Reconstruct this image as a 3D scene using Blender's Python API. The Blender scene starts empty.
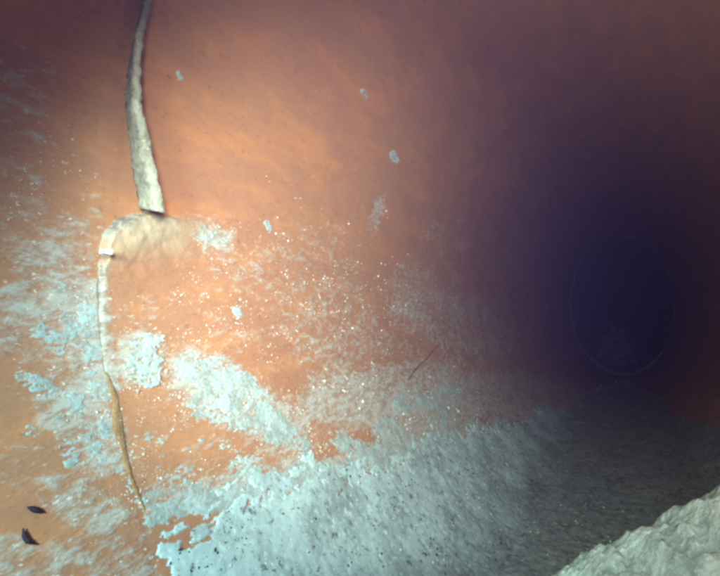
import bpy, math, random
import numpy as np
from mathutils import Vector

# ------------------------------------------------------------------ camera, world, lamps, exposure
R = 0.15                      # half height of the pipe bore (m); the bore is slightly taller than wide
A = 0.82 * R                  # half width of the bore
F = 500.0                     # focal length in pixels of a 720 x 576 frame
YAW, PIT = math.radians(27.5), math.radians(2.7)
CAM = np.array([0.0, 0.0, -0.10 * R])
FW = np.array([-math.sin(YAW) * math.cos(PIT), math.cos(YAW) * math.cos(PIT), math.sin(PIT)])
RT = np.array([math.cos(YAW), math.sin(YAW), 0.0])
UP = np.cross(RT, FW)

sc = bpy.context.scene
col = sc.collection
cd = bpy.data.cameras.new('camera')
cd.sensor_width = 36.0
cd.lens = 36.0 * F / 720.0
cd.clip_start = 0.002
cd.clip_end = 50.0
cam = bpy.data.objects.new('camera', cd)
cam.location = CAM
cam.rotation_euler = (math.radians(90) + PIT, 0, YAW)
col.objects.link(cam)
sc.camera = cam

world = bpy.data.worlds.new('World')
sc.world = world
world.use_nodes = True
bg = world.node_tree.nodes['Background']
bg.inputs[0].default_value = (0, 0, 0, 1)
bg.inputs[1].default_value = 0.0


def lamp(name, pos, target, power, colour, size, blend, radius):
    ld = bpy.data.lights.new(name, 'SPOT')
    ld.energy = power
    ld.color = colour
    ld.spot_size = math.radians(size)
    ld.spot_blend = blend
    ld.shadow_soft_size = radius
    lo = bpy.data.objects.new(name, ld)
    lo.location = pos
    lo.rotation_euler = (Vector(target) - Vector(pos)).to_track_quat('-Z', 'Y').to_euler()
    col.objects.link(lo)


# the inspection head's own lamps, beside the lens
lamp('inspection_lamp', (-0.24 * R, -0.30 * R, 0.06 * R), (-0.70 * R, 1.55 * R, -0.56 * R), 2.5, (0.70, 1.0, 1.0), 72, 1.0, 0.012)
lamp('beam_lamp', (0.06 * R, -0.10 * R, 0.06 * R), (-0.80 * R, 1.50 * R, -0.05 * R), 4.7, (1.0, 0.98, 0.82), 61, 1.0, 0.014)
lamp('side_lamp', (0.14 * R, -0.10 * R, 0.05 * R), (0.50 * R, 1.0 * R, 0.42 * R), 1.15, (0.98, 0.95, 0.90), 142, 1.0, 0.008)

vs = sc.view_settings
vs.view_transform = 'Standard'
vs.look = 'None'
vs.exposure = -0.06
vs.gamma = 1.0
sc.cycles.filter_width = 3.2
sc.cycles.max_bounces = 4
sc.cycles.diffuse_bounces = 3
sc.cycles.glossy_bounces = 1
sc.cycles.volume_bounces = 0
sc.cycles.use_adaptive_sampling = True
sc.cycles.adaptive_threshold = 0.04

rng = np.random.default_rng(7)
random.seed(7)

# ------------------------------------------------------------------ helpers


def proj(P):
    v = P - CAM
    z = v @ FW
    zz = np.where(z > 1e-4, z, 1e-4)
    px = 360 + F * (v @ RT) / zz
    py = 288 - F * (v @ UP) / zz
    bad = z <= 1e-3
    return np.where(bad, -9999, px), np.where(bad, -9999, py)


def ray(px, py):
    return FW + RT * (px - 360) / F - UP * (py - 288) / F


def hit(px, py, s=1.0):
    """point of the bore (scaled by s about its axis) seen in that direction"""
    d = ray(px, py)
    a_, r_ = A * s, R * s
    a = (d[0] / a_) ** 2 + (d[2] / r_) ** 2
    b = 2 * (CAM[0] * d[0] / a_ ** 2 + CAM[2] * d[2] / r_ ** 2)
    c = (CAM[0] / a_) ** 2 + (CAM[2] / r_) ** 2 - 1
    t = (-b + math.sqrt(b * b - 4 * a * c)) / (2 * a)
    return CAM + t * d


def surf(th, y, h=0.0):
    """bore point at angle th and length y, lifted h inwards"""
    nx, nz = np.cos(th) / A, np.sin(th) / R
    l = np.sqrt(nx * nx + nz * nz)
    return np.stack([A * np.cos(th) - h * nx / l, y + 0 * th, R * np.sin(th) - h * nz / l], -1)


def thy(P):
    return math.atan2(P[2] / R, P[0] / A) % (2 * math.pi), P[1]


def _hash(i, j, k, seed):
    n = (i * 374761393 + j * 668265263 + k * 2147483647 + seed * 1274126177) & 0xFFFFFFFF
    n = ((n ^ (n >> 13)) * 1274126177) & 0xFFFFFFFF
    n = n ^ (n >> 16)
    return (n & 0xFFFFFF) / float(0xFFFFFF)


def vnoise(P, scale, seed=0):
    q = P * scale
    i = np.floor(q).astype(np.int64)
    f = q - i
    f = f * f * (3 - 2 * f)
    out = 0
    for dx in (0, 1):
        for dy in (0, 1):
            for dz in (0, 1):
                w = (f[..., 0] if dx else 1 - f[..., 0]) * (f[..., 1] if dy else 1 - f[..., 1]) * (f[..., 2] if dz else 1 - f[..., 2])
                out = out + w * _hash(i[..., 0] + dx, i[..., 1] + dy, i[..., 2] + dz, seed)
    return out


def fbm(P, scale, octs=4, seed=0):
    s, a, t = 0, 1.0, 0
    for o in range(octs):
        s = s + a * vnoise(P, scale * 2.03 ** o, seed + o * 17)
        t += a
        a *= 0.55
    return s / t


def caps(px, py, lst):
    """largest of a list of soft capsules (x0,y0,x1,y1,radius,strength) given in picture units"""
    m = np.zeros_like(px)
    for x0, y0, x1, y1, r, s in lst:
        dx, dy = x1 - x0, y1 - y0
        L = dx * dx + dy * dy + 1e-9
        t = np.clip(((px - x0) * dx + (py - y0) * dy) / L, 0, 1)
        d = np.hypot(px - x0 - t * dx, py - y0 - t * dy)
        k = np.clip(1.35 - d / r, 0, 1)
        m = np.maximum(m, s * k * k * (3 - 2 * k))
    return m


def sstep(a, b, x):
    t = np.clip((x - a) / (b - a), 0, 1)
    return t * t * (3 - 2 * t)


def tag(o, label=None, cat=None, group=None, kind=None):
    if label: o['label'] = label
    if cat: o['category'] = cat
    if group: o['group'] = group
    if kind: o['kind'] = kind
    return o


def mesh(name, V, Fc, mat, parent=None, attrs=None, smooth=True):
    me = bpy.data.meshes.new(name)
    V = np.asarray(V, dtype=np.float64)
    me.from_pydata(V.tolist(), [], Fc if isinstance(Fc, list) else Fc.tolist())
    if smooth:
        me.polygons.foreach_set('use_smooth', [True] * len(me.polygons))
    for k, a in (attrs or {}).items():
        at = me.attributes.new(k, 'FLOAT', 'POINT')
        at.data.foreach_set('value', np.asarray(a, dtype=np.float32))
    me.update()
    me.materials.append(mat)
    o = bpy.data.objects.new(name, me)
    col.objects.link(o)
    o.parent = parent
    return o


def grid_faces(n, m, wrap=False):
    i = np.arange(n - 1)[:, None]
    j = np.arange(m if wrap else m - 1)[None, :]
    j2 = (j + 1) % m
    return np.stack([i * m + j, i * m + j2, (i + 1) * m + j2, (i + 1) * m + j], -1).reshape(-1, 4)


def compact(V, Fc, at):
    used = np.unique(Fc)
    mp = -np.ones(len(V), dtype=np.int64)
    mp[used] = np.arange(len(used))
    return V[used], mp[Fc], {k: v[used] for k, v in at.items()}


# ------------------------------------------------------------------ materials


class NT:
    def __init__(self, name):
        self.m = bpy.data.materials.new(name)
        self.m.use_nodes = True
        self.n = self.m.node_tree.nodes
        self.l = self.m.node_tree.links
        self.b = self.n['Principled BSDF']
        self.tc = self.n.new('ShaderNodeNewGeometry').outputs['Position']

    def noise(self, scale, detail=5, rough=0.6, stretch=None):
        t = self.n.new('ShaderNodeTexNoise')
        t.inputs['Scale'].default_value = scale
        t.inputs['Detail'].default_value = detail
        t.inputs['Roughness'].default_value = rough
        src = self.tc
        if stretch:
            mp = self.n.new('ShaderNodeMapping')
            mp.inputs['Scale'].default_value = stretch
            self.l.new(self.tc, mp.inputs['Vector'])
            src = mp.outputs[0]
        self.l.new(src, t.inputs['Vector'])
        return t.outputs['Fac']

    def attr(self, name):
        a = self.n.new('ShaderNodeAttribute')
        a.attribute_name = name
        return a.outputs['Fac']

    def math(self, op, a, b=None, c=None, clamp=False):
        m = self.n.new('ShaderNodeMath')
        m.operation = op
        m.use_clamp = clamp
        for k, v in enumerate((a, b, c)):
            if v is None: continue
            if isinstance(v, (int, float)): m.inputs[k].default_value = v
            else: self.l.new(v, m.inputs[k])
        return m.outputs[0]

    def ramp(self, fac, lo, hi, smooth=True):
        r = self.n.new('ShaderNodeMapRange')
        r.interpolation_type = 'SMOOTHSTEP' if smooth else 'LINEAR'
        r.inputs['From Min'].default_value = lo
        r.inputs['From Max'].default_value = hi
        self.l.new(fac, r.inputs['Value'])
        return r.outputs[0]

    def mix(self, fac, a, b):
        m = self.n.new('ShaderNodeMix')
        m.data_type = 'RGBA'
        if isinstance(fac, (int, float)): m.inputs[0].default_value = fac
        else: self.l.new(fac, m.inputs[0])
        for k, v in ((6, a), (7, b)):
            if isinstance(v, tuple): m.inputs[k].default_value = v + (1,) if len(v) == 3 else v
            else: self.l.new(v, m.inputs[k])
        return m.outputs[2]

    def bump(self, h, strength, dist):
        b = self.n.new('ShaderNodeBump')
        b.inputs['Strength'].default_value = strength
        b.inputs['Distance'].default_value = dist
        self.l.new(h, b.inputs['Height'])
        self.l.new(b.outputs[0], self.b.inputs['Normal'])

    def set(self, colour=None, rough=0.6, spec=None):
        for key, v in (('Base Color', colour), ('Roughness', rough), ('Specular IOR Level', spec)):
            if v is None: continue
            if isinstance(v, tuple): self.b.inputs[key].default_value = v + (1,) if len(v) == 3 else v
            elif isinstance(v, (int, float)): self.b.inputs[key].default_value = v
            else: self.l.new(v, self.b.inputs[key])
        return self.m


def mat_clay(mortar=False):
    t = NT('mortar' if mortar else 'glazed_clay')
    big = t.noise(11, 3, 0.5)
    mid = t.noise(70, 4, 0.65, (1, 0.4, 1))
    fine = t.noise(480, 3, 0.7, (1, 0.35, 1))
    streak = t.noise(90, 4, 0.65, (1, 0.28, 1))
    c = t.mix(t.ramp(big, 0.3, 0.7), (0.40, 0.208, 0.118), (0.44, 0.238, 0.130))
    c = t.mix(t.ramp(streak, 0.42, 0.75), c, (0.54, 0.265, 0.115))
    c = t.mix(t.math('MULTIPLY', t.ramp(mid, 0.52, 0.75), 0.5), c, (0.35, 0.165, 0.095))
    pores = t.noise(650, 3, 0.6, (1, 0.5, 1))
    c = t.mix(t.math('MULTIPLY', t.ramp(pores, 0.60, 0.72), 0.45), c, (0.24, 0.10, 0.065))
    c = t.mix(t.math('MULTIPLY', t.ramp(pores, 0.36, 0.27), 0.30), c, (0.58, 0.40, 0.26))
    cov = t.attr('film')
    n = t.math('ADD', t.math('MULTIPLY', streak, 0.40), t.math('ADD', t.math('MULTIPLY', mid, 0.26), t.math('MULTIPLY', fine, 0.60)))
    s = t.math('SUBTRACT', t.math('ADD', n, t.math('MULTIPLY', cov, 0.55)), 0.92)
    film = t.math('MULTIPLY', t.ramp(s, -0.03, 0.24), 0.80)
    if mortar:
        pale = t.mix(t.ramp(mid, 0.35, 0.65), (0.45, 0.36, 0.23), (0.52, 0.47, 0.34))
        grey = t.mix(t.ramp(fine, 0.4, 0.6), (0.20, 0.22, 0.18), (0.40, 0.44, 0.38))
        pale = t.mix(t.attr('edge'), pale, grey)
        c = t.mix(t.attr('tone'), c, pale)
    fc = t.mix(t.ramp(fine, 0.35, 0.65), (0.33, 0.33, 0.28), (0.47, 0.54, 0.51))
    c = t.mix(film, c, fc)
    dots = t.ramp(t.noise(1000, 2, 0.5, (1, 0.5, 1)), 0.64, 0.72)
    c = t.mix(t.math('MULTIPLY', dots, t.ramp(cov, 0.2, 0.8)), c, (0.66, 0.68, 0.62))
    t.bump(t.math('ADD', fine, t.math('ADD', film, mid)), 0.30, 0.0012)
    return t.set(c, t.math('ADD', 0.40, t.math('MULTIPLY', film, 0.4)), 0.40)


def mat_crust():
    t = NT('lime_crust')
    a = t.noise(160, 6, 0.7)
    b = t.noise(700, 4, 0.7)
    hgt = t.attr('thick')
    c = t.mix(t.ramp(a, 0.36, 0.62), (0.28, 0.37, 0.36), (0.42, 0.58, 0.585))
    c = t.mix(t.ramp(b, 0.56, 0.72), c, (0.54, 0.72, 0.72))
    c = t.mix(t.math('MULTIPLY', t.ramp(b, 0.46, 0.36), 0.75), c, (0.36, 0.25, 0.17))
    thin = t.ramp(hgt, 0.55, 0.05)
    c = t.mix(t.math('MULTIPLY', thin, 0.55), c, (0.42, 0.27, 0.17))
    t.bump(t.math('ADD', a, b), 0.4, 0.0008)
    return t.set(c, 0.75, 0.35)


def mat_bed():
    t = NT('silty_lime_bed')
    a = t.noise(45, 6, 0.65)
    b = t.noise(330, 5, 0.75)
    d = t.noise(1100, 3, 0.6)
    c = t.mix(t.ramp(a, 0.36, 0.64), (0.28, 0.39, 0.40), (0.46, 0.66, 0.68))
    c = t.mix(t.ramp(b, 0.52, 0.68), c, (0.58, 0.82, 0.83))
    c = t.mix(t.math('MULTIPLY', t.ramp(b, 0.45, 0.35), 0.9), c, (0.12, 0.13, 0.125))
    c = t.mix(t.math('MULTIPLY', t.ramp(d, 0.60, 0.72), 0.6), c, (0.70, 0.74, 0.70))
    shade_col = t.mix(t.ramp(b, 0.38, 0.62), (0.10, 0.105, 0.108), (0.25, 0.26, 0.26))
    c = t.mix(t.math('MULTIPLY', t.attr('floor_shade'), 0.72), c, shade_col)  # darker colour along the invert stands in for dimmer light there
    t.bump(t.math('ADD', b, d), 0.22, 0.0006)
    return t.set(c, 0.7, 0.4)


def mat_simple(name, c0, c1, scale, rough=0.7, bump=0.5, dist=0.001, c2=None):
    t = NT(name)
    a = t.noise(scale, 6, 0.65)
    b = t.noise(scale * 4.3, 5, 0.65)
    c = t.mix(t.ramp(a, 0.36, 0.64), c0, c1)
    if c2: c = t.mix(t.ramp(b, 0.55, 0.72), c, c2)
    t.bump(t.math('ADD', a, t.math('MULTIPLY', b, 0.6)), bump, dist)
    return t.set(c, rough, 0.35)


M_CLAY = mat_clay()
M_CRUST = mat_crust()
M_BED = mat_bed()
M_MORTAR = mat_clay(True)
M_SEAL = mat_simple('pale_sealant', (0.24, 0.26, 0.20), (0.44, 0.48, 0.38), 170, 0.8, 0.9, 0.0012, (0.58, 0.62, 0.51))
M_OLDSEAL = mat_simple('old_seal', (0.06, 0.06, 0.07), (0.18, 0.17, 0.18), 25, 0.8)
M_OCHRE = mat_simple('ochre_grout', (0.27, 0.16, 0.065), (0.38, 0.25, 0.115), 250, 0.8, 0.6, 0.001, (0.46, 0.42, 0.32))
M_LUMP = mat_simple('chalky_lump', (0.24, 0.30, 0.26), (0.43, 0.54, 0.47), 190, 0.9, 0.9, 0.0012, (0.58, 0.70, 0.62))
M_DARK = mat_simple('dark_grit', (0.02, 0.02, 0.02), (0.07, 0.065, 0.055), 500, 0.7)
M_PELLET = mat_simple('black_pellet', (0.008, 0.008, 0.010), (0.02, 0.02, 0.022), 500, 0.45)
M_WHITE = mat_simple('white_mineral', (0.52, 0.56, 0.52), (0.74, 0.78, 0.74), 400, 0.45)
M_EDGE = mat_simple('strip_shade', (0.03, 0.035, 0.035), (0.09, 0.085, 0.07), 300, 0.8)  # dark colour for the painted shade beside the strip
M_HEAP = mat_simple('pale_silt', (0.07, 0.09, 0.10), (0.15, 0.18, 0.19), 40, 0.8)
M_JOINTSHADE = mat_simple('joint_shade', (0.13, 0.14, 0.12), (0.27, 0.28, 0.24), 400, 0.8)  # colour of the painted shadow line at the joint
M_ROOT = mat_simple('root', (0.05, 0.05, 0.03), (0.10, 0.10, 0.055), 400, 0.6)

# ------------------------------------------------------------------ pipe sections
D1 = 0.574 * R                # the near joint
D2 = 8.05 * R                 # the next joint down the line
D3 = 16.0 * R

FILM = [(10, 90, 10, 330, 70, .58), (70, 120, 80, 220, 40, .45), (150, 500, 320, 468, 16, .95), (320, 468, 450, 436, 16, .95), (450, 436, 560, 420, 16, .9), (40, 140, 20, 170, 45, .5), (60, 250, 30, 330, 60, .72), (20, 200, 80, 300, 40, .6), (85, 300, 95, 380, 34, .95),
        (60, 400, 110, 450, 40, .85), (20, 360, 60, 380, 40, .6), (70, 490, 130, 545, 40, .72), (20, 470, 90, 470, 50, .50),
        (60, 560, 140, 570, 30, .7), (10, 560, 30, 575, 40, .7),
        (130, 320, 190, 330, 55, .5), (140, 355, 140, 355, 40, .9), (190, 375, 290, 430, 40, .85), (160, 430, 290, 470, 40, .5),
        (150, 485, 300, 480, 26, .6), (200, 245, 330, 260, 55, .5), (230, 310, 340, 300, 60, .52), (330, 330, 400, 370, 60, .64),
        (330, 400, 440, 390, 45, .86), (400, 420, 470, 400, 40, .95), (420, 300, 480, 340, 60, .68), (450, 230, 430, 300, 40, .55),
        (200, 232, 225, 240, 16, .95), (380, 200, 372, 228, 10, .75), (500, 400, 640, 430, 50, .85),
        (250, 360, 330, 380, 25, .35)]


def pipe(name, y0, y1, ny, label, s=1.0, wall=0.12, ox=0.0, oz=0.0, nth=240, ax=1.0):
    k = np.linspace(0, 1, ny)
    ys = y0 + (y1 - y0) * (k ** 1.5)
    th = np.linspace(0, 2 * math.pi, nth, endpoint=False)
    T, Y = np.meshgrid(th, ys)
    P = surf(T.ravel(), Y.ravel())
    px, py = proj(P)
    inview = (px > -60) & (px < 780) & (py > -60) & (py < 640)
    low = 0.55 * sstep(0.25, -0.7, P[:, 2] / R) + 0.18
    cv = np.where(inview, np.maximum(caps(px, py, FILM), 0.14 + 0.5 * low * (px > 430)), low)
    nar = ax if y0 >= D2 else 1 - 0.195 * sstep(3.5 * R, 8.0 * R, P[:, 1])
    P[:, 0] *= s * nar
    P[:, 2] *= s
    O = surf(T.ravel(), Y.ravel())
    O[:, 0] *= (s + wall)
    O[:, 2] *= (s + wall)
    N = len(P)
    V = np.vstack([P, O]) + np.array([ox, 0, oz])
    fi = grid_faces(ny, nth, True)[:, ::-1]
    fo = grid_faces(ny, nth, True) + N
    j = np.arange(nth)
    j2 = (j + 1) % nth
    e0 = np.stack([j, j2, N + j2, N + j], -1)
    b = (ny - 1) * nth
    e1 = np.stack([b + j2, b + j, N + b + j, N + b + j2], -1)
    root = bpy.data.objects.new(name, None)
    col.objects.link(root)
    root.location = (0, y0, -R * 1.12)
    o = mesh('barrel', V - np.array(root.location), np.vstack([fi, fo, e0, e1]), M_CLAY, root, {'film': np.concatenate([cv, cv * 0])})
    return tag(root, label, 'pipe', 'clay pipe sections laid end to end')


def sleeve(parent, y0, y1, s0, s1):
    th = np.linspace(0, 2 * math.pi, 96, endpoint=False)
    rings = [(y0, s0), (y0, s1), (y1, s1), (y1, s0)]
    V = np.vstack([np.stack([A * s * np.cos(th), 0 * th + y, R * s * np.sin(th)], -1) for y, s in rings + rings[:1]])
    return mesh('socket', V - np.array(parent.location), grid_faces(5, 96, True), M_CLAY, parent)


p1 = pipe('clay_pipe', D1 - 0.0012 * R, -3.2 * R, 120, 'orange clay pipe end with two black pellets stuck to it')
sleeve(p1, D1 - 0.5 * R, D1 + 0.35 * R, 1.125, 1.26)
p2 = pipe('clay_pipe', D1, D2 - 0.02 * R, 260, 'long orange clay pipe section dusted white, running on from the lime crusted joint')
sleeve(p2, D2 - 0.4 * R, D2 + 0.3 * R, 1.125, 1.26)
p3 = pipe('clay_pipe', D2, D3 + 14 * R, 80, 'dark farthest pipe section beyond the distant oval ring', ax=0.80)
sleeve(p3, D3 + 13.6 * R, D3 + 14.3 * R, 1.125, 1.26)

# thin oval ring of squeezed-out sealant at the next joint
th = np.linspace(0, 2 * math.pi, 160, endpoint=False)
w = 0.028 * R * (0.15 + 1.0 * fbm(np.stack([np.cos(th) * 3, np.sin(th) * 3, 0 * th], -1), 1.6, 3, 3))
V = []
for q in range(9):
    a = 2 * math.pi * q / 8
    V.append(np.stack([(A * 0.815 + w * math.cos(a)) * np.cos(th), D2 - 0.012 * R + w * math.sin(a), (R * 0.985 + w * math.cos(a)) * np.sin(th)], -1))
o = mesh('joint_ring', np.vstack(V), grid_faces(9, 160, True), M_OLDSEAL)
tag(o, 'thin dull oval sealant ring at the distant dark joint', 'seal ring')

# heap of silt lying inside the next section
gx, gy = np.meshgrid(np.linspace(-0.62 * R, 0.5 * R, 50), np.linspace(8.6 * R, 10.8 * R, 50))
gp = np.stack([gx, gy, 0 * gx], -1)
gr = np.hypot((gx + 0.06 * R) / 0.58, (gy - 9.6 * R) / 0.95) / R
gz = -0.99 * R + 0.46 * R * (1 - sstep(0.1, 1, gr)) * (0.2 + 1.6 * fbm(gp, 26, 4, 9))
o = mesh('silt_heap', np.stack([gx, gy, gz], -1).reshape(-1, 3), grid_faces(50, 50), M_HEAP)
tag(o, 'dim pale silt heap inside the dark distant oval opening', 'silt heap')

# ------------------------------------------------------------------ sediment bed on the invert


def bed_edge(y):
    """angle (degrees past the pipe's side) where the deposit starts on the wall"""
    return np.interp(y / R, [-4, 0.40, 0.55, 0.64, 0.8, 1.12, 1.94, 2.73, 3.8, 4.6, 5.4, 6.4, 16], [62, 50, 40, 29, 27.5, 30, 36, 43, 53, 59, 66, 84, 110])


def bed_surf(T, Y):
    """T: angle from the left side (pi) downwards, 0..pi"""
    th = math.pi + T
    P = surf(th, Y)
    Q = P * np.array([1, 0.6, 1])
    dep = np.degrees(np.minimum(T, math.pi - T)) - bed_edge(Y)
    rag = dep + 13 * (fbm(Q, 60, 4, 31) - 0.5) + 15 * (fbm(Q, 380, 4, 33) - 0.5) - 1.0
    k = sstep(-0.5, 16, rag - 13 * (fbm(Q, 380, 4, 33) - 0.5))
    h = k * 0.009 * R + sstep(0, 1, rag) * (0.0003 + 0.005 * R * (fbm(Q, 70, 3, 35) - 0.35) * (0.3 + k) + 0.0012 * R * (fbm(P, 500, 3, 37) - 0.4))
    pit = sstep(0.60, 0.70, fbm(Q, 330, 3, 41))
    h = h - 0.002 * R * pit * k
    V = surf(th, Y, np.where(rag > 0, np.maximum(h, 0.00005), -0.0003))
    lvl = -0.90 * R + 0.009 * R * (fbm(P * np.array([1.6, 0.5, 1]), 40, 3, 43) - 0.5) + 0.006 * R * (fbm(P, 400, 3, 47) - 0.5)
    V[:, 2] = np.where(rag > 0, np.maximum(V[:, 2], lvl), V[:, 2])
    floor_shade = sstep(46, 66, np.degrees(T) - 6 * sstep(0.8 * R, 2.0 * R, Y) + 26 * (fbm(Q, 50, 4, 53) - 0.5))  # mask of the shade painted along the invert
    return V, rag, pit, floor_shade


ny, nt = 1150, 480
ys = 0.30 * R + 6.4 * R * np.linspace(0, 1, ny) ** 1.7
ts = np.radians(np.concatenate([np.linspace(16, 75, 360), np.linspace(75.6, 164, 120)]))
Tg, Yg = np.meshgrid(ts, ys)
V, rag, pit, floor_shade = bed_surf(Tg.ravel(), Yg.ravel())
Fc = grid_faces(ny, nt)
V, Fc, at = compact(V, Fc[(rag[Fc] > 0).any(1)], {'pit': pit, 'floor_shade': floor_shade})
o = mesh('sediment_bed', V, Fc, M_BED, attrs=at)
tag(o, 'pale blue grey lime silt coating the bottom of the pipe', 'sediment', kind='stuff')


def bed_level(y):
    return -0.75 * R + 0 * y


# ------------------------------------------------------------------ lime crusts on the wall


def wall_layer(name, mat, box, fn, step_px=1.5, label=None, cat=None, group=None, kind=None, hmax=0.00022, base=0.00004, sink=0.0002):
    """a lumpy layer on the bore; fn(P, px, py) -> (thickness 0..1, attributes)"""
    x0, y0, x1, y1 = box
    cs = [thy(hit(x, y)) for x in np.linspace(x0, x1, 9) for y in np.linspace(y0, y1, 9)]
    t0, t1 = min(c[0] for c in cs), max(c[0] for c in cs)
    l0, l1 = min(c[1] for c in cs), max(c[1] for c in cs)
    d = step_px * 0.00030
    nt = int((t1 - t0) * 0.9 * R / d) + 2
    nl = int((l1 - l0) / d) + 2
    T, L = np.meshgrid(np.linspace(t0, t1, nt), np.linspace(l0, l1, nl))
    T, L = T.ravel(), L.ravel()
    P = surf(T, L)
    px, py = proj(P)
    k, at = fn(P, px, py)
    V = surf(T, L, np.where(k > 0, base + k * hmax, -sink))
    Fc = grid_faces(nl, nt)
    keep = (k[Fc] > 0).any(1)
    V, Fc, at = compact(V, Fc[keep], dict(at, thick=k))
    o = mesh(name, V, Fc, mat, attrs=at)
    return tag(o, label, cat, group, kind)


def crust_fn(lst, seed, thr=0.56, cut=None, gain=2.2):
    def fn(P, px, py):
        m = caps(px, py, lst)
        if cut is not None:
            xa, ya, xb, yb = cut
            side = ((xb - xa) * (py - ya) - (yb - ya) * (px - xa)) / math.hypot(xb - xa, yb - ya)
            m = m * sstep(-4, 5, side + 8 * (fbm(P, 400, 2, seed + 5) - 0.5))
        Q = P * np.array([1, 0.5, 1])
        n = 0.58 * fbm(Q, 260, 4, seed) + 0.57 * fbm(Q, 1300, 3, seed + 9) - 0.04
        k = (np.minimum(m, 1) * 0.42 + n * 1.25 - thr - 0.42) * gain
        k = np.where(m > 0.02, k, -1)
        k = np.clip(k, -1, 1)
        rough = 0.5 + 1.0 * fbm(P, 1500, 2, seed + 21)
        return np.where(k > 0, np.clip(np.sqrt(np.maximum(k, 0)) * rough, 0.01, 1.3), k), {}
    return fn


G = 'white lime crust patches on the pipe wall'
wall_layer('lime_crust', M_CRUST, (165, 340, 350, 490),
           crust_fn([(190, 372, 245, 385, 22, 1), (215, 395, 285, 425, 26, 1.0), (270, 412, 325, 462, 15, .85), (200, 405, 240, 415, 18, .9), (300, 470, 312, 462, 12, .8)], 3, thr=0.50, cut=(240, 362, 335, 470)),
           0.8, 'large bright lime crust patch ending in a straight slanting edge', 'lime crust', G)
wall_layer('lime_crust', M_CRUST, (105, 320, 185, 400),
           crust_fn([(140, 348, 145, 372, 24, 1), (128, 335, 150, 340, 12, .7), (122, 385, 122, 385, 10, .7)], 11),
           0.8, 'small squarish lime crust patch between the joint line and the larger bright crust', 'lime crust', G, base=0.00055)
wall_layer('lime_crust', M_CRUST, (22, 265, 118, 460),
           crust_fn([(84, 300, 90, 350, 14, .95), (92, 350, 102, 400, 14, 1), (104, 400, 106, 432, 9, 1), (103, 275, 105, 340, 6, .9), (72, 318, 80, 340, 16, .85), (40, 330, 60, 345, 14, .8), (60, 290, 75, 300, 12, .75)], 19),
           0.8, 'blue grey lime crust strip hugging the edge of the open joint', 'lime crust', G)
wall_layer('lime_crust', M_CRUST, (8, 362, 165, 520),
           crust_fn([(75, 400, 92, 440, 14, .9), (95, 445, 112, 462, 12, .95), (60, 420, 70, 460, 12, .75), (120, 470, 140, 500, 8, .8), (50, 388, 60, 395, 10, .8), (22, 375, 45, 388, 12, .8), (30, 430, 40, 440, 10, .75)], 27),
           0.8, 'broken lime crust beside the lower ochre joint line', 'lime crust', G)
wall_layer('lime_crust', M_CRUST, (135, 415, 320, 535),
           crust_fn([(150, 440, 160, 450, 12, .7), (150, 500, 230, 495, 14, .85), (180, 480, 200, 500, 16, .7), (240, 465, 270, 480, 18, .75), (160, 470, 190, 468, 10, .7), (205, 440, 230, 445, 9, .7), (300, 480, 250, 490, 12, .8)], 35),
           1.0, 'scattered lime crust crumbs just above the silt bed', 'lime crust', G)
wall_layer('lime_crust', M_CRUST, (325, 375, 480, 490),
           crust_fn([(400, 405, 415, 400, 16, .95), (385, 430, 402, 440, 18, 1.0), (430, 402, 455, 392, 15, .9), (340, 440, 385, 455, 14, .95), (445, 418, 430, 445, 16, .95)], 43),
           1.6, 'faint lime crust where the clean clay meets the silt bed farther along', 'lime crust', G)
wall_layer('lime_crust', M_CRUST, (135, 425, 480, 545),
           crust_fn([(152, 520, 165, 515, 9, .85), (165, 512, 240, 496, 13, 1), (240, 492, 330, 474, 12, 1), (330, 474, 390, 458, 11, 1), (390, 455, 450, 440, 10, 1)], 57, thr=0.47),
           1.0, 'ragged lime tide line fringing the silt bed along the wall', 'lime crust', G)
wall_layer('lime_crust', M_CRUST, (185, 220, 240, 255),
           crust_fn([(198, 230, 222, 238, 9, .85), (222, 240, 224, 242, 6, .9)], 51, thr=0.50),
           0.8, 'thin white smear trailing from the mortar ledge onto the clay', 'lime crust', G)

GF = 'tiny white lime flecks on the clay wall'
for i, (x, y, r, lab) in enumerate([(394, 157, 4, 'lone white lime fleck high on the smooth clay wall'),
                                    (364, 93, 3, 'faint lime fleck above the lone white one on smooth clay'),
                                    (179, 75, 2.6, 'tiny lime fleck on clay beside the hanging sealant strip'),
                                    (237, 311, 4, 'greenish white lime fleck in the brightly lit dusty clay'),
                                    (268, 225, 3, 'white lime fleck at the upper limit of the white dust')]):
    wall_layer('lime_fleck', M_CRUST, (x - 14, y - 14, x + 14, y + 14), crust_fn([(x - 1, y - 2, x + 2, y + 3, r, 1)], 60 + i, thr=0.42), 0.9, lab, 'lime fleck', GF)

# ------------------------------------------------------------------ mortar smear over the joint
TOPL = [(94, 262), (98, 246), (104, 230), (114, 221), (128, 215), (150, 212), (176, 216), (205, 222), (240, 226)]


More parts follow.
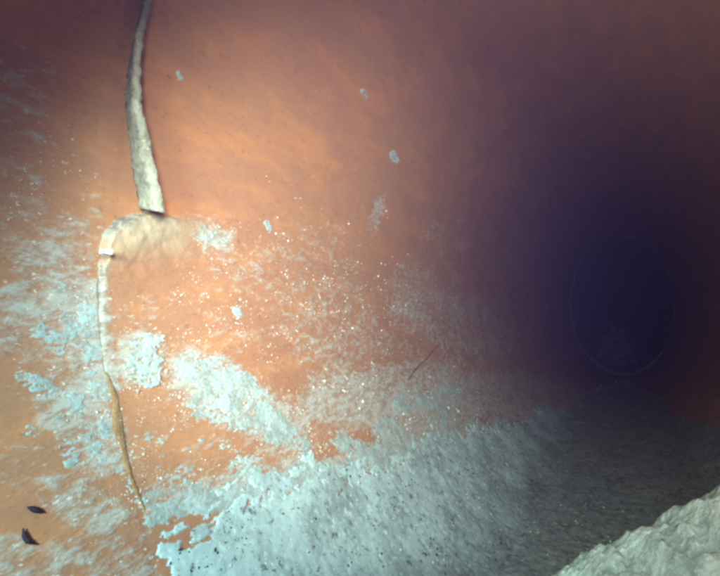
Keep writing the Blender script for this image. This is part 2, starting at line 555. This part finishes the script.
def mortar_fn(P, px, py):
    tx, ty = np.array(TOPL).T
    wob = 9 * (fbm(P, 260, 4, 71) - 0.5)
    top = np.interp(px, tx[2:], ty[2:])
    left = np.interp(py, [215, 232, 246, 262, 300, 354, 400, 454], [112, 103, 98, 97, 97, 100, 106, 114])
    e_top = sstep(0, 5, py - top + wob)
    e_left = sstep(0, 5, px - left + wob)
    fade = sstep(215, 120, px + 0.10 * (py - 215)) * (0.20 * sstep(410, 330, py) + 0.80 * sstep(300, 222, py))
    k = np.minimum(e_top, e_left) * fade * (0.75 + 0.5 * fbm(P, 220, 4, 73))
    k = np.where(k > 0.02, k - 0.02, -0.5)
    tone = sstep(275, 232, py + 0.15 * (px - 140) + 22 * (fbm(P, 120, 3, 75) - 0.5)) * sstep(215, 170, px)
    edge = np.maximum(sstep(14, 3, py - top) * sstep(150, 120, px), sstep(11, 3, px - left + 6 * (fbm(P, 300, 3, 79) - 0.5)) * sstep(240, 275, py))
    tone = np.maximum(tone * 0.9, edge * 0.8)
    return k, {'tone': tone, 'edge': edge, 'film': np.maximum(caps(px, py, FILM), 0.14) * (1 - 0.7 * tone) + 0.5 * edge * sstep(240, 290, py)}


wall_layer('mortar_smear', M_MORTAR, (85, 200, 235, 430), mortar_fn, 1.2,
           'yellowish mortar ledge smeared over the joint under the hanging strip', 'mortar', hmax=0.0040, base=0.0, sink=0.00003)

JX = [(150, -40), (137, 5), (124, 62), (114, 110), (108, 158), (103, 205), (101, 255), (103, 354), (115, 454), (137, 557), (146, 592)]


def filler_fn(P, px, py):
    ls = [JX[i] + JX[i + 1] + (13, 1.0) for i in range(len(JX) - 1)]
    k = caps(px, py, ls) * (0.7 + 0.6 * fbm(P, 200, 3, 77))
    return np.where(k > 0.1, k - 0.1, -0.5), {'tone': 0 * k, 'edge': 0 * k, 'film': np.maximum(caps(px, py, FILM), 0.14)}


wall_layer('joint_filler', M_MORTAR, (78, -45, 172, 600), filler_fn, 1.2,
           'thin clay coloured filler over the joint line above the mortar ledge', 'filler', hmax=0.00014, base=0.0, sink=0.00002)

# square white flake on the mortar's edge
c = hit(103, 252, 0.95)
tt, yy = thy(c)
V, Fc = [], []
n = 7
for h in (0.0005, 0.0030):
    for a in range(n * 2):
        an = 2 * math.pi * a / (n * 2)
        r = 0.0009 / max(abs(math.cos(an)), abs(math.sin(an))) * (0.85 + 0.3 * random.random())
        V.append(surf(np.array(tt + r * 0.8 * math.sin(an) / R), np.array(yy + 1.25 * r * math.cos(an)), 0.05 * R + h - 0.002))
m = n * 2
Fc = [[i, (i + 1) % m, m + (i + 1) % m, m + i] for i in range(m)] + [list(range(m, 2 * m))]
o = mesh('lime_flake', V, Fc, M_WHITE, smooth=False)
tag(o, 'squarish white flake stuck on the left edge of the mortar', 'lime flake')

# ------------------------------------------------------------------ loose sealant strip
le = np.array([(147, -30), (144, 0), (134, 30), (127, 70), (123, 100), (128, 140), (132, 175), (138, 208)], float)
re = np.array([(147.5, -30), (145, 0), (136, 32), (132.5, 72), (131.5, 98), (137.5, 128), (144, 162), (155, 211)], float)
ss = np.linspace(0, 1, 150)
kk = np.linspace(0, 1, len(le))
rings = []
NS = 14
for q, s in enumerate(ss):
    l = [np.interp(s, kk, le[:, i]) for i in (0, 1)]
    r = [np.interp(s, kk, re[:, i]) for i in (0, 1)]
    lift = np.interp(s, [0, .3, .6, 1], [0.006, 0.012, 0.022, 0.034])
    high = np.interp(s, [0, .3, .6, 1], [0.03, 0.055, 0.09, 0.11])
    pr = np.array([[s * 9, 3.1, 0.7]])
    jl, jr = 6 * (fbm(pr, 5, 4, 81)[0] - .5), 6 * (fbm(pr + 5, 6, 4, 83)[0] - .5)
    B = hit(l[0] + jl, l[1], 1 - lift)
    T = hit(r[0] + jr, r[1], 1 - high)
    wv = T - B
    w = np.linalg.norm(wv)
    tn = np.array([0, 1.0, 0]) - wv * (wv[1] / (w * w + 1e-12))
    tn /= np.linalg.norm(tn)
    thk = 0.0007 + 0.0011 * s
    c0 = (B + T) / 2 + tn * thk
    ring = []
    for a in range(NS):
        an = 2 * math.pi * a / NS
        ca, sa = math.cos(an), math.sin(an)
        ex = abs(ca) ** 0.45 * (1 if ca > 0 else -1)
        ey = abs(sa) ** 0.45 * (1 if sa > 0 else -1)
        p = c0 + wv * 0.5 * ex + tn * thk * ey
        nn = fbm(np.array([p]), 500, 3, 85)[0] - .5
        p = p + (wv / w * ex * 0.0010 - tn * 0.0012) * nn
        ring.append(p)
    rings.append(ring)
V = np.array(rings).reshape(-1, 3)
Fc = grid_faces(len(ss), NS, True).tolist() + [list(range(NS))[::-1], list(range(len(V) - NS, len(V)))]
o = bpy.data.objects.new('sealant_strip', None)
col.objects.link(o)
mesh('band', V, Fc, M_SEAL, o)
tag(o, 'pale green sealant strip peeling out of the joint above the mortar', 'sealant strip')
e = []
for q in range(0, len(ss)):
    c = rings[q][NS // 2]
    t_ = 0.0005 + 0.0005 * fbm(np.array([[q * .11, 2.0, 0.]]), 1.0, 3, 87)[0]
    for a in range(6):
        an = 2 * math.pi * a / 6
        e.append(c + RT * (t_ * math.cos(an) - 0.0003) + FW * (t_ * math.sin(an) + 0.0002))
mesh('shade_edge', e, grid_faces(len(ss), 6, True).tolist() + [list(range(6))[::-1], list(range(len(e) - 6, len(e)))], M_EDGE, o)  # dark rim imitating the shaded gap on the strip's left
# ------------------------------------------------------------------ ochre grout line in the lower joint
cl = np.array([(106, 372, 1.5), (111, 386, 2.5), (115, 398, 3.5), (116, 412, 4), (118, 430, 6), (122, 444, 4), (126, 462, 2.6), (131, 478, 2.2), (138, 496, 2), (144, 510, 1)], float)
V = []
N = 90
for q in range(N):
    s = q / (N - 1) * (len(cl) - 1)
    x, y, w = [np.interp(s, range(len(cl)), cl[:, i]) for i in range(3)]
    w *= 0.8 + 0.8 * fbm(np.array([[q * .13, 0, 0.]]), 1.0, 3, 91)[0]
    for u, h in ((-1, -.0002), (-.7, .00018), (-.2, .0003), (.3, .0003), (.75, .00018), (1, -.0002)):
        p = hit(x + u * w, y)
        t_, y_ = thy(p)
        V.append(surf(np.array(t_), np.array(y_), h + 0.00012 * random.random() * (h > 0)))
o = mesh('grout_line', V, grid_faces(N, 6), M_OCHRE)
tag(o, 'ochre grout squeezed along the lower part of the joint', 'grout')

V = []
dl = np.array([(101, 258, .6), (97.5, 280, 1.6), (97, 300, 1.3), (98, 322, 1.9), (100, 345, 1.2), (104, 368, .9), (108, 388, .5)], float)
for q in range(60):
    s = q / 59 * (len(dl) - 1)
    x, y, w = [np.interp(s, range(len(dl)), dl[:, i]) for i in range(3)]
    w *= 0.1 + 1.0 * fbm(np.array([[q * .23, 4.0, 0.]]), 1.0, 3, 93)[0]
    for u, h in ((-1, -.0001), (-.4, .0002), (.4, .0002), (1, -.0001)):
        t_, y_ = thy(hit(x + u * w + 0.5 * math.sin(q * .35), y))
        V.append(surf(np.array(t_), np.array(y_), h))
o = mesh('joint_shade', V, grid_faces(60, 4), M_JOINTSHADE)  # dark strip painted in as the shadow line of the joint
tag(o, 'thin dark painted shade line along the joint just below the mortar ledge', 'painted shade')

# ------------------------------------------------------------------ small lumps: grains, grit, pellets
import bmesh
bm = bmesh.new()
bmesh.ops.create_icosphere(bm, subdivisions=1, radius=1)
IV = np.array([v.co[:] for v in bm.verts])
IF = np.array([[v.index for v in f.verts] for f in bm.faces])
bm.free()


def scatter(name, pts, sizes, mat, label, cat, flat=0.7, parent=None):
    VV, FF = [], []
    for c, s in zip(pts, sizes):
        q = rng.normal(size=(3, 3))
        q, _ = np.linalg.qr(q)
        v = IV * (0.7 + 0.6 * rng.random((len(IV), 1))) * np.array([1, 0.6 + 0.4 * rng.random(), flat]) * s
        FF.append(IF + len(VV) * len(IV))
        VV.append(v @ q + c)
    o = mesh(name, np.vstack(VV), np.vstack(FF), mat, smooth=False)
    return tag(o, label, cat, kind='stuff')


DUST = [(215, 260, 330, 250, 45, .55), (250, 310, 360, 310, 60, .8), (180, 320, 260, 340, 50, .8), (130, 300, 190, 330, 50, .8), (160, 380, 300, 450, 50, 1.0),
        (340, 380, 440, 410, 40, .7), (140, 450, 300, 490, 40, 1.0), (60, 300, 100, 440, 35, .8), (280, 200, 300, 240, 30, .35),
        (386, 196, 384, 215, 4, 1.0), (384, 215, 366, 228, 4, 1.0), (100, 470, 150, 520, 25, .7), (20, 200, 60, 320, 40, .25), (30, 120, 60, 170, 30, .2)]
cx, cy = rng.uniform(8, 480, 60000), rng.uniform(120, 530, 60000)
W = np.array([hit(x, y) for x, y in zip(cx, cy)])
ok = rng.random(60000) < 0.55 * caps(cx, cy, DUST) * sstep(0.44, 0.66, fbm(W, 130, 3, 101))
pts = W[ok][:3400] * np.array([0.999, 1, 0.999])
sz = np.linalg.norm(pts - CAM, axis=1) / 0.16 * 0.00013 * (0.5 + rng.exponential(0.6, len(pts)))
scatter('mineral_grains', pts, sz, M_WHITE, 'tiny sparkling white mineral grains sprinkled over the clay wall', 'mineral grains')


def on_bed(n, ymax, seed, dens):
    r = np.random.default_rng(seed)
    y = (0.58 + (ymax - 0.58) * r.random(n * 12) ** 1.3) * R
    T = np.radians(r.uniform(24, 150, n * 12))
    V, rag, pit, floor_shade = bed_surf(T, y)
    ok = (fbm(V, 75, 3, seed) + 0.15 * r.random(n * 12) > dens) & (rag > 1.5)
    return V[ok][:n]


g = on_bed(6500, 5.5, 111, 0.62)
scatter('dark_grit', g, np.minimum(0.00016 + rng.exponential(0.00019, len(g)), 0.0007), M_DARK, 'dark grit specks scattered over the pale silt bed', 'grit', 0.5)
g = on_bed(1800, 2.4, 121, 0.60)
scatter('pale_grit', g, np.minimum(0.00014 + rng.exponential(0.00014, len(g)), 0.0007), M_WHITE, 'white crumbs scattered over the pale silt bed', 'grit', 0.6)


def pellet(pa, pb, wid, bend, label):
    V = []
    n, k = 16, 10
    a, b = hit(*pa, 0.992), hit(*pb, 0.992)
    ax = (b - a)
    ln = np.linalg.norm(ax)
    nrm = -np.array([a[0] / A ** 2, 0, a[2] / R ** 2])
    nrm /= np.linalg.norm(nrm)
    sd = np.cross(ax / ln, nrm)
    for i in range(n):
        t = i / (n - 1)
        rr = wid * math.sin(math.pi * min(max(t, .03), .97)) ** 0.6 * (0.8 + 0.3 * random.random())
        c = a + ax * t + sd * bend * math.sin(math.pi * t)
        for j in range(k):
            an = 2 * math.pi * j / k
            V.append(c + sd * rr * math.cos(an) + nrm * rr * 0.7 * math.sin(an))
    o = mesh('pellet', V, grid_faces(n, k, True).tolist() + [list(range(k))[::-1], list(range(n * k - k, n * k))], M_PELLET)
    tag(o, label, 'pellet', 'black pellets on the pipe wall')


pellet((27, 507), (43, 512), 0.00062, 0.0, 'short straight black pellet on the clay, the upper of two')
pellet((23, 528), (36, 544), 0.00062, 0.0008, 'longer curved black pellet just below the short one')

# fine root hair
V = []
pl = [(408, 380), (414, 371), (421, 363), (428, 358), (433, 350), (441, 343)]
for i, (x, y) in enumerate(pl):
    c = hit(x, y, 0.994)
    rr = 0.00030 * (1.2 - i / len(pl))
    for j in range(6):
        an = 2 * math.pi * j / 6
        V.append(c + UP * rr * math.cos(an) + RT * rr * math.sin(an))
o = mesh('root_hair', V, grid_faces(len(pl), 6, True).tolist() + [list(range(6))[::-1], list(range(30, 36))], M_ROOT)
tag(o, 'fine dark root hair clinging to the clay above the silt bed', 'root')

# ------------------------------------------------------------------ chalky lump heaped on the bed by the other wall
ny, nx = 340, 380
xs = np.linspace(-0.16 * R, 0.80 * R, nx)
ys = np.linspace(0.22 * R, 1.12 * R, ny)
Yg, Xg = np.meshgrid(ys, xs, indexing='ij')
Pq = np.stack([Xg, Yg, 0 * Xg], -1)
crest = np.interp(Xg / R, [-0.16, -0.075, 0.10, 0.35, 0.6, 0.8], [-.55, -.42, -.285, -.11, .02, .08]) * R
yc = 0.66 * R + 0.06 * R * (fbm(Pq * np.array([1, 0, 0]), 40, 3, 133) - .5)
dy = (Yg - yc) / R
fall = np.where(dy < 0, 1 - sstep(0, 0.46, -dy) * 1.0, 1 - sstep(0, 0.34, dy))
base = bed_level(Yg) - 0.05 * R
# streaks slanting down the near face
sk = fbm(np.stack([(Xg + 0.55 * Yg) * 1.0, (Yg - 0.4 * Xg) * 0.22, 0 * Xg], -1), 150, 4, 137) - .5
Zg = base + (crest - base) * fall + (sk * 0.035 + (fbm(Pq, 60, 3, 139) - .5) * 0.02 + (fbm(Pq, 700, 3, 149) - .5) * 0.012 + (fbm(np.stack([Xg + 0.5 * Yg, (Yg - 0.5 * Xg) * .35, 0 * Xg], -1), 420, 4, 141) - .5) * 0.026) * R * np.clip(fall * 3, 0, 1)
V = np.stack([Xg, Yg, Zg], -1).reshape(-1, 3)
o = mesh('chalky_lump', V, grid_faces(ny, nx)[:, ::-1], M_LUMP)
tag(o, 'rough pale green chalky lump heaped against the wall opposite the joint strip', 'lime lump')

# ------------------------------------------------------------------ damp sewer air
hz = bpy.data.materials.new('damp_air')
hz.use_nodes = True
nt = hz.node_tree
nt.nodes.clear()
om = nt.nodes.new('ShaderNodeOutputMaterial')
pv = nt.nodes.new('ShaderNodeVolumePrincipled')
pv.inputs['Color'].default_value = (0.36, 0.28, 1.0, 1)
pv.inputs['Density'].default_value = 0.12
nt.links.new(pv.outputs[0], om.inputs['Volume'])
b = 1.6 * R
V = [(x, y, z) for x in (-b, b) for y in (-4 * R, D3 + 15 * R) for z in (-b, b)]
Fc = [[0, 1, 3, 2], [4, 6, 7, 5], [0, 4, 5, 1], [2, 3, 7, 6], [0, 2, 6, 4], [1, 5, 7, 3]]
o = mesh('haze', V, Fc, hz, smooth=False)
tag(o, 'bluish damp air filling the pipe', 'haze', kind='stuff')
